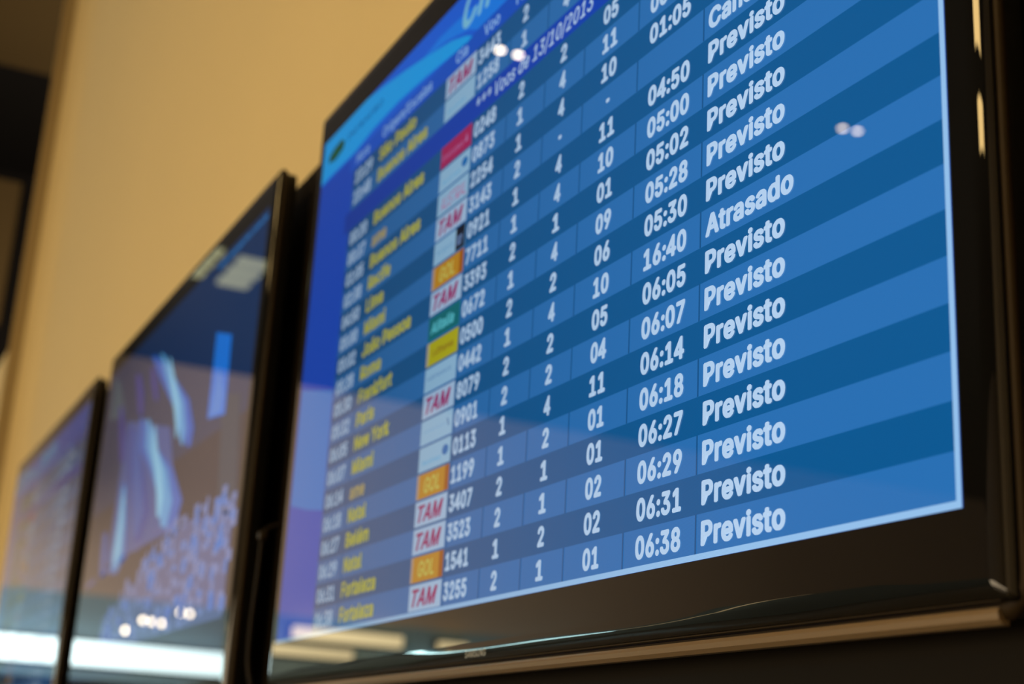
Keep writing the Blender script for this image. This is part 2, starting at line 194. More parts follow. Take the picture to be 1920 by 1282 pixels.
# ------------------------------------------------------------------ fonts / lettering
ARIAL = {' ': .278, '*': .389, '-': .333, '/': .278, ':': .333, 'A': .722, 'B': .722, 'C': .722, 'E': .667, 'F': .611, 'G': .778, 'H': .722, 'I': .278,
         'J': .556, 'L': .611, 'M': .833, 'N': .722, 'O': .778, 'P': .667, 'R': .722, 'S': .667, 'T': .611, 'U': .722, 'V': .667, 'Y': .667, 'Z': .611,
         'f': .333, 'i': .278, 'j': .278, 'l': .278, 'r': .389, 't': .333, 'm': .889, 'w': .778, 'a': .556, 'c': .556, 'e': .556, 'k': .556, 's': .556, 'v': .556, 'x': .556, 'y': .556, 'z': .5}
def adv(s): return sum(ARIAL.get(c, .556 if c.isdigit() else .611) for c in s)
GLYPHS = {}
for _g in """b;424;229,-8,198,-5,172,4,153,17,138,31,127,46,118,59,112,59,112,0,53,0,53,509,114,509,114,319,118,319,127,331,137,346,152,360,171,373,197,381,229,384,274,378,313,361,345,332,370,293,385,245,390,189,385,133,370,84,346,45,313,16,274,-2;220,47,253,51,279,66,301,88,316,117,325,151,328,189,325,227,316,261,301,290,280,311,253,325,220,330,188,325,161,312,140,291,125,263,116,229,113,189,116,150,125,115,140,86,162,65,188,51|0;453;227,-7,174,1,130,24,95,62,69,113,57,155,50,202,48,254,50,306,57,353,69,395,95,447,130,484,174,508,227,516,279,508,323,484,358,447,384,395,396,353,403,306,405,254,403,202,396,155,384,113,359,62,323,24,279,1;227,50,261,56,290,74,313,103,330,144,340,194,344,254,340,314,330,365,313,405,290,435,261,453,227,460,192,453,163,435,140,405,123,365,113,314,109,254,113,194,123,144,140,103,163,74,192,56|1;453;76,0,76,55,391,55,391,0;276,509,276,0,212,0,212,448,209,448,86,358,86,427,198,509|2;453;64,0,64,47,234,229,261,257,282,282,299,305,311,327,318,348,320,371,317,397,308,419,293,436,273,449,250,457,224,460,196,457,172,447,153,433,139,413,130,390,127,362,66,362,71,405,86,442,111,473,143,496,182,511,225,516,268,511,306,497,337,474,361,445,376,411,381,372,378,345,371,318,357,290,336,259,306,223,267,180,153,60,153,57,389,57,389,0|3;453;218,-7,173,-3,133,10,98,30,70,57,52,91,44,132,109,132,115,107,126,87,144,71,165,59,191,52,219,50,248,53,275,61,297,74,315,93,325,116,329,145,326,172,316,196,299,217,275,234,242,244,201,248,157,248,157,299,288,448,288,452,70,452,70,509,372,509,372,461,211,278,211,289,264,288,308,276,344,253,371,222,387,186,393,145,387,103,370,66,344,36,309,12,266,-2|4;453;40,105,40,158,247,509,311,509,109,166,109,163,413,163,413,105;282,0,282,121,282,146,282,318,343,318,343,0|5;453;221,-7,178,-2,140,11,108,32,83,60,66,93,60,130,122,130,127,108,138,89,154,73,173,60,196,52,221,50,250,53,276,64,298,82,314,104,324,131,328,162,324,193,314,221,297,244,275,262,248,273,218,277,192,275,167,268,145,258,128,246,67,253,96,509,366,509,366,452,151,452,134,301,136,301,155,315,178,325,203,331,229,334,263,330,294,321,321,306,345,285,364,260,379,231,388,199,391,163,385,117,369,76,343,41,309,15,268,-1|6;453;226,-7,182,-1,142,15,109,40,84,74,69,115,64,162,68,199,80,239,102,285,137,340,252,509,322,509,151,261,145,261,154,275,165,288,179,299,196,307,214,312,235,314,278,309,316,295,346,271,370,240,384,201,389,157,384,112,368,73,343,39,310,14,271,-2;226,48,254,52,279,63,299,79,314,101,324,128,327,157,324,187,314,213,299,235,279,251,254,262,226,265,198,262,174,252,153,235,138,214,128,188,125,158,128,128,138,102,153,79,174,63,198,52|7;453;97,0,323,448,323,452,62,452,62,509,391,509,391,449,165,0|8;453;226,-7,178,-2,136,11,101,33,74,62,57,96,52,135,55,166,65,195,81,220,101,241,125,256,153,265,153,267,119,282,93,308,76,342,70,380,75,417,90,450,114,477,146,498,184,511,226,516,269,511,306,498,337,477,361,450,377,417,382,380,376,342,359,308,333,282,300,267,300,265,327,256,351,241,372,220,387,195,397,166,401,135,395,96,378,62,352,33,317,11,275,-2;226,49,258,52,285,60,307,74,323,91,333,113,337,139,333,165,322,189,305,208,283,223,256,232,226,235,196,232,169,223,147,208,130,189,119,165,115,139,119,113,129,91,145,74,167,60,195,52;226,290,252,292,274,300,293,313,307,330,316,351,319,376,316,399,308,420,294,437,275,449,252,457,226,460,200,457,177,449,159,437,145,420,136,399,133,376,136,351,145,330,159,313,178,300,201,292|9;453;226,516,271,510,310,494,343,468,368,434,384,393,389,347,385,309,373,270,350,224,315,168,200,0,130,0,301,248,307,248,299,234,287,221,273,210,257,202,238,196,218,195,175,199,137,214,106,237,83,269,68,307,64,352,69,397,85,436,110,469,143,494,182,510;226,460,199,457,174,446,154,429,138,407,129,381,125,352,129,322,138,295,154,274,174,257,199,247,226,243,254,247,279,257,299,273,314,295,324,321,327,350,324,381,314,407,299,429,279,446,254,457|:;188;95,-4,78,-1,63,9,53,24,50,41,53,59,63,73,78,83,95,87,113,83,128,73,138,59,141,41,138,24,128,9,113,-1;95,271,78,274,63,284,53,299,50,316,53,334,63,349,78,359,95,362,113,359,128,349,138,334,141,316,138,299,128,284,113,274|-;453;337,244,337,188,114,188,114,244|*;453;201,223,206,331,114,272,89,315,186,365,89,415,114,459,206,400,201,509,250,509,246,400,337,459,362,415,266,365,362,315,337,272,246,331,250,223|/;249;235,533,71,-76,14,-76,178,533|A;480;16,0,201,509,276,509,463,0,395,0,287,302,276,334,264,372,250,420,232,478,245,478,228,419,213,371,201,333,191,302,85,0;110,142,110,199,370,199,370,142|B;456;60,0,60,509,241,509,289,504,329,491,359,469,381,442,394,410,398,374,395,344,387,320,373,301,356,286,336,275,315,267,315,262,339,257,363,245,385,227,402,203,414,173,418,136,413,100,400,67,377,39,344,18,301,4,247,0;125,57,245,57,296,63,330,80,349,105,355,137,352,161,342,184,327,203,306,218,279,228,248,231,125,231;125,285,238,285,265,288,288,296,308,309,323,326,333,348,336,372,330,403,313,429,283,446,240,452,125,452|C;510;267,-7,205,1,150,25,104,63,70,115,53,157,44,203,40,254,44,305,53,352,70,393,104,445,150,484,205,508,267,516,305,513,340,504,373,490,402,471,427,447,448,418,463,385,473,348,408,348,401,373,389,395,375,413,357,428,337,440,315,449,292,454,267,456,223,450,184,432,150,403,125,364,109,314,103,254,109,194,125,145,151,105,184,76,223,59,267,53,292,55,315,60,337,69,357,81,375,96,389,114,401,136,408,160,473,160,463,124,448,91,428,62,402,38,373,19,341,5,305,-4|E;419;60,0,60,509,372,509,372,452,125,452,125,286,355,286,355,229,125,229,125,57,375,57,375,0|F;410;60,0,60,509,369,509,369,452,125,452,125,278,346,278,346,221,125,221,125,0|G;520;269,-7,205,1,149,25,104,64,69,116,53,157,43,203,40,254,43,305,53,352,69,393,103,445,149,484,203,508,265,516,304,513,340,504,374,489,403,469,429,445,449,416,465,384,474,349,408,349,399,372,387,393,373,411,356,427,337,439,315,448,291,454,265,456,222,450,183,432,150,404,125,364,109,314,103,254,109,194,125,145,151,105,184,76,224,59,269,53,309,57,345,71,374,93,396,123,410,160,415,202,434,199,283,199,283,256,478,256,478,200,471,141,451,91,419,50,377,19,326,0|H;517;60,0,60,509,125,509,125,289,392,289,392,509,457,509,457,0,392,0,392,232,125,232,125,0|I;300;31,0,31,57,118,57,118,452,31,452,31,509,269,509,269,452,183,452,183,57,269,57,269,0|J;396;185,-7,124,3,75,33,44,81,33,145,33,173,98,173,98,145,104,104,122,74,149,56,185,50,220,56,248,74,266,104,272,145,272,509,336,509,336,145,326,81,294,33,246,3|K;467;104,145,104,216,122,239,139,261,157,282,174,303,193,324,212,344,364,509,448,509,231,276,228,276;60,0,60,509,125,509,125,334,124,225,125,193,125,0;372,0,188,259,228,309,449,0|L;393;60,0,60,509,125,509,125,57,361,57,361,0|M;628;60,0,60,509,152,509,277,187,287,159,299,123,311,84,322,49,307,49,318,83,330,121,342,158,352,187,476,509,568,509,568,0,504,0,504,291,504,327,505,369,506,413,507,457,513,457,505,433,498,409,482,363,467,322,456,291,342,0,286,0,170,291,159,321,145,361,129,408,112,457,119,457,120,416,121,372,122,328,122,291,122,0|N;523;60,0,60,509,136,509,343,183,352,169,363,151,375,130,388,107,401,82,414,55,405,54,402,81,401,108,400,134,399,157,399,195,399,509,463,509,463,0,387,0,202,290,177,331,164,354,148,381,108,452,119,454,122,384,124,328,125,291,125,0|O;533;267,-7,205,1,150,25,105,63,70,115,53,157,44,203,40,254,44,305,53,352,70,393,105,445,150,484,205,508,267,516,329,508,384,484,429,445,464,393,480,352,490,305,493,254,490,203,480,157,464,115,429,63,384,25,329,1;267,53,310,59,349,76,383,105,408,144,425,194,430,254,425,314,408,365,383,404,349,433,310,450,267,456,223,450,184,433,151,404,125,364,109,314,103,254,109,194,125,144,151,105,184,76,223,59|P;445;60,0,60,509,235,509,289,503,332,487,366,462,390,430,404,391,409,348,404,304,390,265,366,233,332,207,289,191,235,186,109,186,109,242,233,242,269,246,297,256,318,272,333,294,342,319,344,348,342,376,333,402,318,423,297,439,268,449,232,452,125,452,125,0|R;449;60,0,60,509,236,509,290,504,333,489,367,465,390,433,405,395,409,352,405,309,390,271,367,240,333,217,289,203,236,198,96,198,96,255,234,255,269,258,298,267,319,281,334,300,342,324,345,352,342,380,334,405,319,425,298,440,269,449,233,452,125,452,125,0;353,0,230,229,303,229,428,0|S;447;224,-9,172,-4,128,9,91,31,64,60,46,96,38,137,104,137,110,110,123,88,142,71,166,59,194,52,224,49,257,52,286,60,311,74,329,92,341,114,346,139,342,161,332,179,316,193,296,205,272,214,245,222,184,239,128,260,86,289,60,326,52,372,58,413,75,448,102,476,138,498,180,511,227,516,275,511,316,498,351,476,377,449,394,415,401,378,337,378,326,412,302,437,267,453,225,459,194,456,167,448,145,435,129,418,118,398,115,376,119,352,131,334,148,319,169,308,191,300,212,293,264,279,287,272,312,264,336,252,359,238,379,220,395,198,405,171,408,139,403,99,386,64,360,34,323,11,278,-4|T;449;32,452,32,509,417,509,417,452,257,452,257,0,193,0,193,452|U;517;259,-8,203,-2,154,15,114,43,85,80,66,124,60,173,60,509,124,509,124,178,128,144,141,113,160,87,187,68,220,56,259,52,298,56,331,68,357,87,377,113,389,144,393,178,393,509,457,509,457,173,451,124,433,80,403,43,363,15,315,-2|V;480;204,0,16,509,84,509,192,206,203,176,215,137,230,89,248,31,235,31,252,90,267,138,279,176,290,206,395,509,463,509,278,0|Y;472;203,0,203,208,16,509,91,509,192,344,208,318,222,292,236,264,250,230,224,230,237,265,251,293,265,318,280,344,381,509,455,509,268,208,268,0|ã;389;160,-9,126,-5,94,5,68,22,48,45,35,73,30,108,34,138,43,161,58,179,78,193,100,203,125,211,152,216,178,220,234,227,252,230,265,235,273,243,276,255,276,257,273,279,267,297,256,311,240,322,220,329,196,331,171,329,149,322,132,313,118,301,107,288,100,274,41,291,57,322,79,346,104,364,133,375,163,382,194,384,215,383,239,379,263,372,286,360,306,343,322,320,333,290,337,251,337,0,277,0,277,52,272,52,264,38,252,25,236,12,215,1,190,-6;170,45,202,49,228,59,248,74,263,93,272,115,276,138,276,190,270,186,259,182,246,179,231,176,200,171,175,168,154,164,134,159,117,150,103,139,95,124,92,105,94,87,102,72,114,61,130,52,149,47;234,446,221,447,209,450,197,455,186,460,166,470,158,473,151,475,143,472,138,466,134,457,133,448,90,448,94,476,104,498,121,513,145,518,158,517,170,514,181,509,191,504,210,494,219,491,227,490,235,491,240,496,244,505,247,517,288,517,284,488,273,466,256,451|é;404;212,-8,161,-2,117,16,82,46,56,85,40,132,34,187,39,242,55,290,81,329,115,359,157,378,205,384,236,382,266,374,294,361,319,341,341,315,357,282,368,242,371,194,371,169,75,169,75,221,338,221,310,202,307,237,298,269,283,294,263,314,237,326,205,330,173,326,146,313,125,294,109,270,99,241,96,211,96,178,100,139,110,106,128,80,151,61,179,50,212,46,234,48,254,53,271,61,285,73,297,88,306,105,365,91,353,63,335,39,311,19,283,4,249,-5;177,429,225,529,293,529,227,429|a;389;160,-9,126,-5,94,5,68,22,48,45,35,73,30,108,34,138,43,161,58,179,78,193,100,203,125,211,152,216,178,220,234,227,252,230,265,235,273,243,276,255,276,257,273,279,267,297,256,311,240,322,220,329,196,331,171,329,149,322,132,313,118,301,107,288,100,274,41,291,57,322,79,346,104,364,133,375,163,382,194,384,215,383,239,379,263,372,286,360,306,343,322,320,333,290,337,251,337,0,277,0,277,52,272,52,264,38,252,25,236,12,215,1,190,-6;170,45,202,49,228,59,248,74,263,93,272,115,276,138,276,190,270,186,259,182,246,179,231,176,200,171,175,168,154,164,134,159,117,150,103,139,95,124,92,105,94,87,102,72,114,61,130,52,149,47|l;189;139,-2,101,3,74,20,58,47,53,84,53,509,114,509,114,99,115,77,120,62,130,54,146,52,160,53,170,54,181,3,162,-1,151,-2|c;396;207,-8,159,-2,117,16,82,46,56,85,40,133,34,187,40,243,56,291,82,330,117,360,159,378,207,384,234,383,260,377,284,368,305,356,324,341,340,322,353,301,362,277,303,262,298,276,290,289,281,301,270,311,257,319,242,325,226,329,207,330,173,325,145,310,124,287,108,258,99,224,96,187,99,151,108,117,124,89,145,66,173,51,207,46,226,48,243,52,258,58,271,66,282,76,292,89,299,102,304,117,363,102,354,78,341,56,325,37,306,21,285,9,261,-1,235,-6|d;424;195,-8,151,-2,111,16,79,45,55,84,39,133,34,189,39,245,55,293,79,332,112,361,151,378,196,384,228,381,253,373,272,360,287,346,298,331,306,319,311,319,311,509,372,509,372,0,313,0,313,59,307,59,298,46,287,31,272,17,252,4,227,-5;205,47,236,51,263,65,284,86,299,115,309,150,312,189,309,229,300,263,284,291,263,312,237,325,205,330,172,325,145,311,124,290,108,261,99,227,96,189,99,151,109,117,124,88,145,66,172,51|e;404;212,-8,161,-2,117,16,82,46,56,85,40,132,34,187,39,242,55,290,81,329,115,359,157,378,205,384,236,382,266,374,294,361,319,341,341,315,357,282,368,242,371,194,371,169,75,169,75,221,338,221,310,202,307,237,298,269,283,294,263,314,237,326,205,330,173,326,146,313,125,294,109,270,99,241,96,211,96,178,100,139,110,106,128,80,151,61,179,50,212,46,234,48,254,53,271,61,285,73,297,88,306,105,365,91,353,63,335,39,311,19,283,4,249,-5|f;254;228,379,228,327,6,327,6,379;81,0,81,432,84,461,96,486,113,505,135,519,161,527,187,530,207,529,222,527,234,524,243,521,227,468,215,472,206,473,195,474,171,470,154,460,145,443,142,419,142,0|g;425;207,-151,168,-148,134,-140,105,-127,82,-110,64,-91,51,-69,101,-41,110,-53,122,-66,136,-78,154,-88,178,-95,207,-97,249,-92,282,-75,304,-47,311,-6,311,68,306,68,298,56,287,41,272,28,252,16,227,8,195,5,152,10,113,27,80,53,55,90,39,136,34,191,39,246,55,293,80,332,112,361,152,378,196,384,228,382,253,373,273,360,288,346,299,331,308,319,313,319,313,379,372,379,372,-9,367,-54,350,-90,324,-117,291,-136,251,-147;205,59,237,63,264,75,285,95,300,121,309,154,312,193,309,231,300,264,285,291,264,312,237,325,205,330,172,325,145,312,124,290,109,262,99,229,96,193,99,155,109,123,124,96,145,76,172,63|h;410;114,227,114,0,53,0,53,509,114,509,114,287,102,287,124,332,152,362,187,379,227,384,264,380,295,369,321,349,341,321,353,285,357,240,357,0,296,0,296,235,290,275,273,304,246,323,210,329,184,326,161,317,141,303,126,283,117,257|i;167;53,0,53,379,114,379,114,0;84,443,67,446,54,455,44,468,41,483,44,499,54,512,67,521,84,524,100,521,114,512,123,499,126,483,123,468,114,455,100,446|j;167;53,379,114,379,114,-30,111,-63,102,-90,86,-113,65,-129,37,-139,4,-143,-10,-143,-10,-87,2,-87,25,-83,40,-72,50,-54,53,-29;83,443,67,446,53,455,44,468,41,483,44,499,53,512,67,521,83,524,100,521,114,512,123,499,126,483,123,468,114,455,100,446|k;381;110,137,110,212,121,212,284,379,360,379,184,199,177,199;53,0,53,509,114,509,114,0;294,0,148,186,191,229,372,0|m;610;53,0,53,379,112,379,112,295,108,295,118,323,132,346,151,363,172,376,195,384,219,386,257,380,287,361,309,331,321,295,312,295,322,321,337,343,357,361,381,375,407,383,437,386,468,383,497,372,522,354,541,328,553,296,557,255,557,0,496,0,496,254,490,289,473,313,447,326,419,330,395,328,374,320,358,307,345,290,338,270,335,247,335,0,274,0,274,260,269,288,253,311,229,326,199,330,178,328,158,320,140,307,126,289,117,266,114,238,114,0|n;410;114,227,114,0,53,0,53,379,112,379,112,287,102,287,124,332,152,362,187,379,227,384,264,380,295,369,321,349,341,321,353,285,357,240,357,0,296,0,296,235,290,275,273,304,246,323,210,329,184,326,161,317,141,303,126,283,117,257|o;415;207,-8,159,-2,117,16,82,46,56,85,40,133,34,187,40,243,56,291,82,330,117,360,159,378,207,384,256,378,299,360,333,330,359,291,376,243,381,187,376,133,359,85,333,46,299,16,256,-2;207,46,242,51,270,66,292,89,307,117,316,151,319,187,316,224,307,258,292,287,270,310,242,325,207,330,173,325,145,310,124,287,108,258,99,224,96,187,99,151,108,117,124,89,145,66,173,51|p;424;53,-143,53,379,112,379,112,319,118,319,126,331,137,346,152,360,171,373,197,381,229,384,274,378,313,361,345,332,370,293,385,245,390,189,385,133,370,84,346,45,313,16,274,-2,229,-8,198,-5,173,4,153,17,138,31,127,46,118,59,114,59,114,-143;220,47,253,51,279,66,301,88,316,117,325,151,328,189,325,227,316,261,301,290,280,311,253,325,220,330,188,325,161,312,140,291,125,263,116,229,113,189,116,150,125,115,140,86,162,65,188,51|r;259;53,0,53,379,112,379,112,321,115,321,130,347,152,367,181,380,213,385,229,384,243,384,243,322,230,324,219,325,207,326,182,323,159,315,140,301,126,284,117,262,114,237,114,0|s;365;182,-8,145,-5,112,3,84,18,62,38,45,63,36,94,94,107,105,79,124,60,150,49,181,45,217,50,244,62,262,81,268,103,265,121,254,136,237,147,212,155,149,170,104,186,72,208,53,237,47,274,51,305,65,332,87,354,115,370,149,381,187,384,223,381,254,372,279,358,299,339,314,316,324,290,268,277,258,298,243,316,219,328,187,333,156,329,131,317,114,299,109,277,112,258,124,243,144,232,172,223,229,209,275,194,306,171,325,142,331,107,326,75,312,47,290,24,260,6,223,-5|t;227;204,379,204,327,6,327,6,379;65,471,126,471,126,98,128,76,136,61,150,53,170,50,185,51,202,54,213,2,203,-1,192,-3,180,-4,168,-4,125,2,92,21,72,52,65,93|u;410;182,-5,146,-1,115,11,89,31,69,59,57,95,53,139,53,379,114,379,114,144,119,105,137,75,164,56,200,50,226,53,249,62,268,77,283,97,293,122,296,153,296,379,357,379,357,0,298,0,298,92,307,92,286,47,257,17,222,0|v;389;163,0,17,379,84,379,165,155,177,121,187,87,196,53,206,21,184,21,194,53,203,87,213,121,224,155,305,379,371,379,226,0|w;567;138,0,23,379,87,379,133,214,143,177,154,137,165,91,175,41,165,41,175,90,186,135,196,176,206,214,252,379,316,379,362,214,371,176,382,136,392,91,402,41,391,41,402,90,413,135,423,176,434,214,480,379,545,379,429,0,368,0,319,172,305,225,297,252,291,280,277,338,291,338,277,280,263,225,255,198,248,172,199,0|x;379;21,0,171,218,171,171,29,379,100,379,147,306,164,279,179,253,193,229,207,206,175,206,190,229,202,253,216,279,233,306,282,379,352,379,209,169,209,214,358,0,287,0,231,85,214,112,200,136,187,159,173,182,205,182,191,159,178,136,165,112,148,85,91,0|y;389;47,-139,61,-86,71,-87,88,-90,104,-89,118,-84,130,-74,141,-58,151,-36,163,-1,17,379,84,379,165,155,177,121,187,87,196,53,206,21,184,21,193,53,202,87,212,121,224,155,305,379,371,379,204,-58,191,-85,177,-107,159,-124,139,-136,117,-143,91,-145,77,-145,65,-143,54,-141|z;380;42,0,42,46,254,320,254,323,48,323,48,379,333,379,333,331,126,60,126,56,339,56,339,0|.;188;95,-4,78,-1,63,9,53,24,50,41,53,59,63,73,78,83,95,87,113,83,128,73,138,59,141,41,138,24,128,9,113,-1""".split('|'):
    _p = _g.split(';'); GLYPHS[_p[0]] = (int(_p[1]), [[int(q) for q in c.split(',')] for c in _p[2:] if c])
GLYPHS['4'] = (453, [[268, 0, 268, 118, 22, 118, 22, 178, 290, 516, 340, 516, 340, 178, 418, 178, 418, 118, 340, 118, 340, 0], [268, 178, 268, 405, 92, 178]])
_txt = {}
def text_verts(s, offset=0.044, shear=0.0):
    """sans-serif lettering filled from outline points, thickened by offset"""
    key = (s, offset, shear)
    if key in _txt: return _txt[key]
    cu = bpy.data.curves.new('t', 'CURVE'); cu.dimensions = '2D'; cu.fill_mode = 'FRONT'
    x = 0.0
    for ch in s:
        if ch == ' ': x += 0.21; continue
        ad, cs = GLYPHS[ch]
        for c in cs:
            sp = cu.splines.new('POLY'); n = len(c) // 2; sp.points.add(n - 1); sp.use_cyclic_u = True
            for k in range(n): sp.points[k].co = (x + c[2 * k] / 1000 + shear * c[2 * k + 1] / 1000, c[2 * k + 1] / 1000, 0, 1)
        x += ad / 1000 + 0.03
    ob = bpy.data.objects.new('t', cu); COL.objects.link(ob)
    dg = bpy.context.evaluated_depsgraph_get(); me = ob.evaluated_get(dg).to_mesh()
    v = [tuple(x.co) for x in me.vertices]; f = [tuple(p.vertices) for p in me.polygons]
    ob.evaluated_get(dg).to_mesh_clear(); bpy.data.objects.remove(ob); bpy.data.curves.remove(cu)
    if offset > 0:      # heavier weight: the outline struck eight times, a hair apart
        v0, f0, n = v, f, len(v); v, f = [], []
        for k, (dx, dy) in enumerate([(math.cos(q * math.pi / 4 + 0.3), 0.75 * math.sin(q * math.pi / 4 + 0.3)) for q in range(8)]):
            v += [(p[0] + dx * offset, p[1] + dy * offset, k * 3e-6) for p in v0]
            f += [tuple(i + k * n for i in q) for q in f0]
    _txt[key] = (v, f); return _txt[key]
CAPH = max(v[1] for v in text_verts('H', 0.0)[0])
def text_mesh(s, x, z, em, y, align='L', offset=0.044, shear=0.0, width=None, caph=None):
    """flat lettering in a screen's own plane; z is the vertical centre of the capitals"""
    v, f = text_verts(s, offset, shear)
    if not v: return [], []
    x0 = min(p[0] for p in v); x1 = max(p[0] for p in v)
    wd = width if width else adv(s) * em - 0.07 * em
    kx = wd / max(x1 - x0, 1e-6)
    if s in ('1', '-', '*'): kx = em * 1.33
    if s == '-': kx = em * 0.75
    wd = kx * (x1 - x0)
    h = caph if caph else 0.63 * em
    kz = h / CAPH
    ox = x if align == 'L' else x - wd / 2
    return [(ox + (p[0] - x0) * kx, y - p[2], z - h / 2 + p[1] * kz) for p in v], [tuple(reversed(q)) if False else q for q in f]
def lettering(name, items, mt, parent):
    V, F = [], []
    for v, f in items:
        n = len(V); V += v; F += [tuple(i + n for i in q) for q in f]
    me = bpy.data.meshes.new(name); me.from_pydata(V, [], F); me.update()
    if sum(p.normal.y * p.area for p in me.polygons) > 0: me.flip_normals()
    return link(name, me, parent, mt)
def poly(name, pts, y, mt, parent):
    me = bpy.data.meshes.new(name); me.from_pydata([(a, y, b) for a, b in pts], [], [tuple(range(len(pts)))]); me.update()
    if me.polygons[0].normal.y > 0: me.flip_normals()
    return link(name, me, parent, mt)
def rect(name, x0, x1, z0, z1, y, mt, parent): return poly(name, [(x0, z0), (x1, z0), (x1, z1), (x0, z1)], y, mt, parent)
def multi_poly(name, polys, y, mt, parent):
    V, F = [], []
    for pts in polys:
        n = len(V); V += [(a, y, b) for a, b in pts]; F.append(tuple(range(n, n + len(pts))))
    me = bpy.data.meshes.new(name); me.from_pydata(V, [], F); me.update()
    bm = bmesh.new(); bm.from_mesh(me)
    for f in bm.faces:
        if f.normal.y > 0: f.normal_flip()
    bm.to_mesh(me); bm.free()
    return link(name, me, parent, mt)

# ------------------------------------------------------------------ a television set
W, H = 1.018, 1.018 * 9 / 16
def ring(L, R, B, T, r, y, n=6, wave=0.0):
    """rounded rectangle loop, counter-clockwise seen from the front; many points along the bottom for the moulded chin"""
    pts = []
    for cx, cz, a0 in ((R - r, B + r, -90), (R - r, T - r, 0), (L + r, T - r, 90), (L + r, B + r, 180)):
        for k in range(n + 1):
            a = math.radians(a0 + 90 * k / n); pts.append([cx + r * math.cos(a), y, cz + r * math.sin(a)])
    x0, x1 = L + r, R - r; N = 48
    for k in range(1, N):
        x = x0 + (x1 - x0) * k / N
        pts.append([x, y + wave * (math.sin((x - 0.1) * 9.5) + 0.5 * math.sin(x * 23)), B])
    return pts
def loft(name, rings, mt, parent, close_back=False):
    bm = bmesh.new(); R = [[bm.verts.new(p) for p in r] for r in rings]; n = len(R[0])
    for a, b in zip(R, R[1:]):
        for i in range(n): bm.faces.new((a[i], b[i], b[(i+1) % n], a[(i+1) % n]))
    if close_back: bm.faces.new(R[-1])
    bmesh.ops.recalc_face_normals(bm, faces=bm.faces)
    o = from_bm(name, bm, mt, parent, smooth=True)
    return o
def orient(o, want):
    """make the mesh's faces look towards -y on average"""
    me = o.data; s = sum(p.normal.y * p.area for p in me.polygons)
    if s > 0: me.flip_normals()
    return o
def television(x, label):
    tv = empty('television', (x, 0, Z0), label, 'television', 'flat televisions in a row on the wall')
    # front glass: flat border around the lit area
    L0, R0, B0, T0 = 0.0, W, 0.0, H
    g = [(-0.015, W + 0.015, -0.0285, 0.600)]
    a = [[p[0], 0.0, p[2]] for p in ring(L0, R0, B0, T0, 0.0005, 0)]
    b = [[p[0], 0.0, p[2]] for p in ring(-0.0133, W + 0.0133, -0.0285, 0.600, 0.0015, 0)]
    orient(loft('front_glass', [a, b], M_GLASS, tv), -1)
    # gloss black surround rolling backwards
    rings = []; y = 0.0; NP = 16
    for k in range(NP + 1):
        f = k / NP
        if k:
            fm = (k - 0.5) / NP
            th = 8 * fm / 0.22 if fm < 0.22 else (8 + 26 * (fm - 0.22) / 0.5 if fm < 0.72 else 34 + 48 * (fm - 0.72) / 0.28)
            y += math.tan(math.radians(th)) * 0.0112 / NP
        d = 0.0133 + f * 0.0112
        wv = 0.00035 * math.sin(math.pi * min(1, f * 1.6)) if 0 < k < NP else 0
        rings.append(ring(-d, W + d, -0.0285 - f ** 0.62 * 0.0140, 0.600 + f * 0.018, 0.0015 + 0.0015 * f, y, wave=wv))
    y_end = y
    sur = orient(loft('bezel', rings, M_GLOSS, tv), -1)
    # outer translucent rim
    rr = [ring(-0.0245, W + 0.0245, -0.0425, 0.618, 0.013, 0.0078), ring(-0.0262, W + 0.0262, -0.0440, 0.6195, 0.015, 0.0072),
          ring(-0.0275, W + 0.0275, -0.0470, 0.6205, 0.016, 0.0082), ring(-0.0280, W + 0.0280, -0.0490, 0.621, 0.016, 0.0105),
          ring(-0.0270, W + 0.0270, -0.0495, 0.620, 0.016, 0.0125)]
    loft('rim', rr, M_RIM, tv)
    # lit-edge lip along the bottom
    bm = bmesh.new(); sec = [(-0.0440, 0.0068), (-0.0462, 0.0060), (-0.0490, 0.0066), (-0.0512, 0.0090), (-0.0515, 0.0125), (-0.0440, 0.0125)]
    A = [bm.verts.new((-0.012, y, z)) for z, y in sec]; Bv = [bm.verts.new((W + 0.012, y, z)) for z, y in sec]
    for i in range(len(sec)): bm.faces.new((A[i], Bv[i], Bv[(i+1) % len(sec)], A[(i+1) % len(sec)]))
    bm.faces.new(A[::-1]); bm.faces.new(Bv); bmesh.ops.recalc_face_normals(bm, faces=bm.faces)
    from_bm('bottom_lip', bm, M_LIP, tv)
    # back cover
    rb = [ring(-0.024, W + 0.024, -0.046, 0.617, 0.015, 0.0115), ring(-0.024, W + 0.024, -0.046, 0.617, 0.015, 0.026), ring(0.02, W - 0.02, 0.0, 0.57, 0.02, 0.036), ring(0.10, W - 0.10, 0.06, 0.50, 0.02, 0.040)]
    loft('back_cover', rb, M_BACK, tv, close_back=True)
    box('wall_bracket', W / 2 - 0.2, W / 2 + 0.2, 0.040, 0.0495, 0.12, 0.42, M_METAL, tv)
    v = text_mesh('SAMSUNG', W / 2 - 0.018, -0.0366, 0.01, -0.0016, width=0.036, caph=0.0052, offset=0.0)
    lettering('maker_lettering', [v], M_LOGO, tv)
    return tv

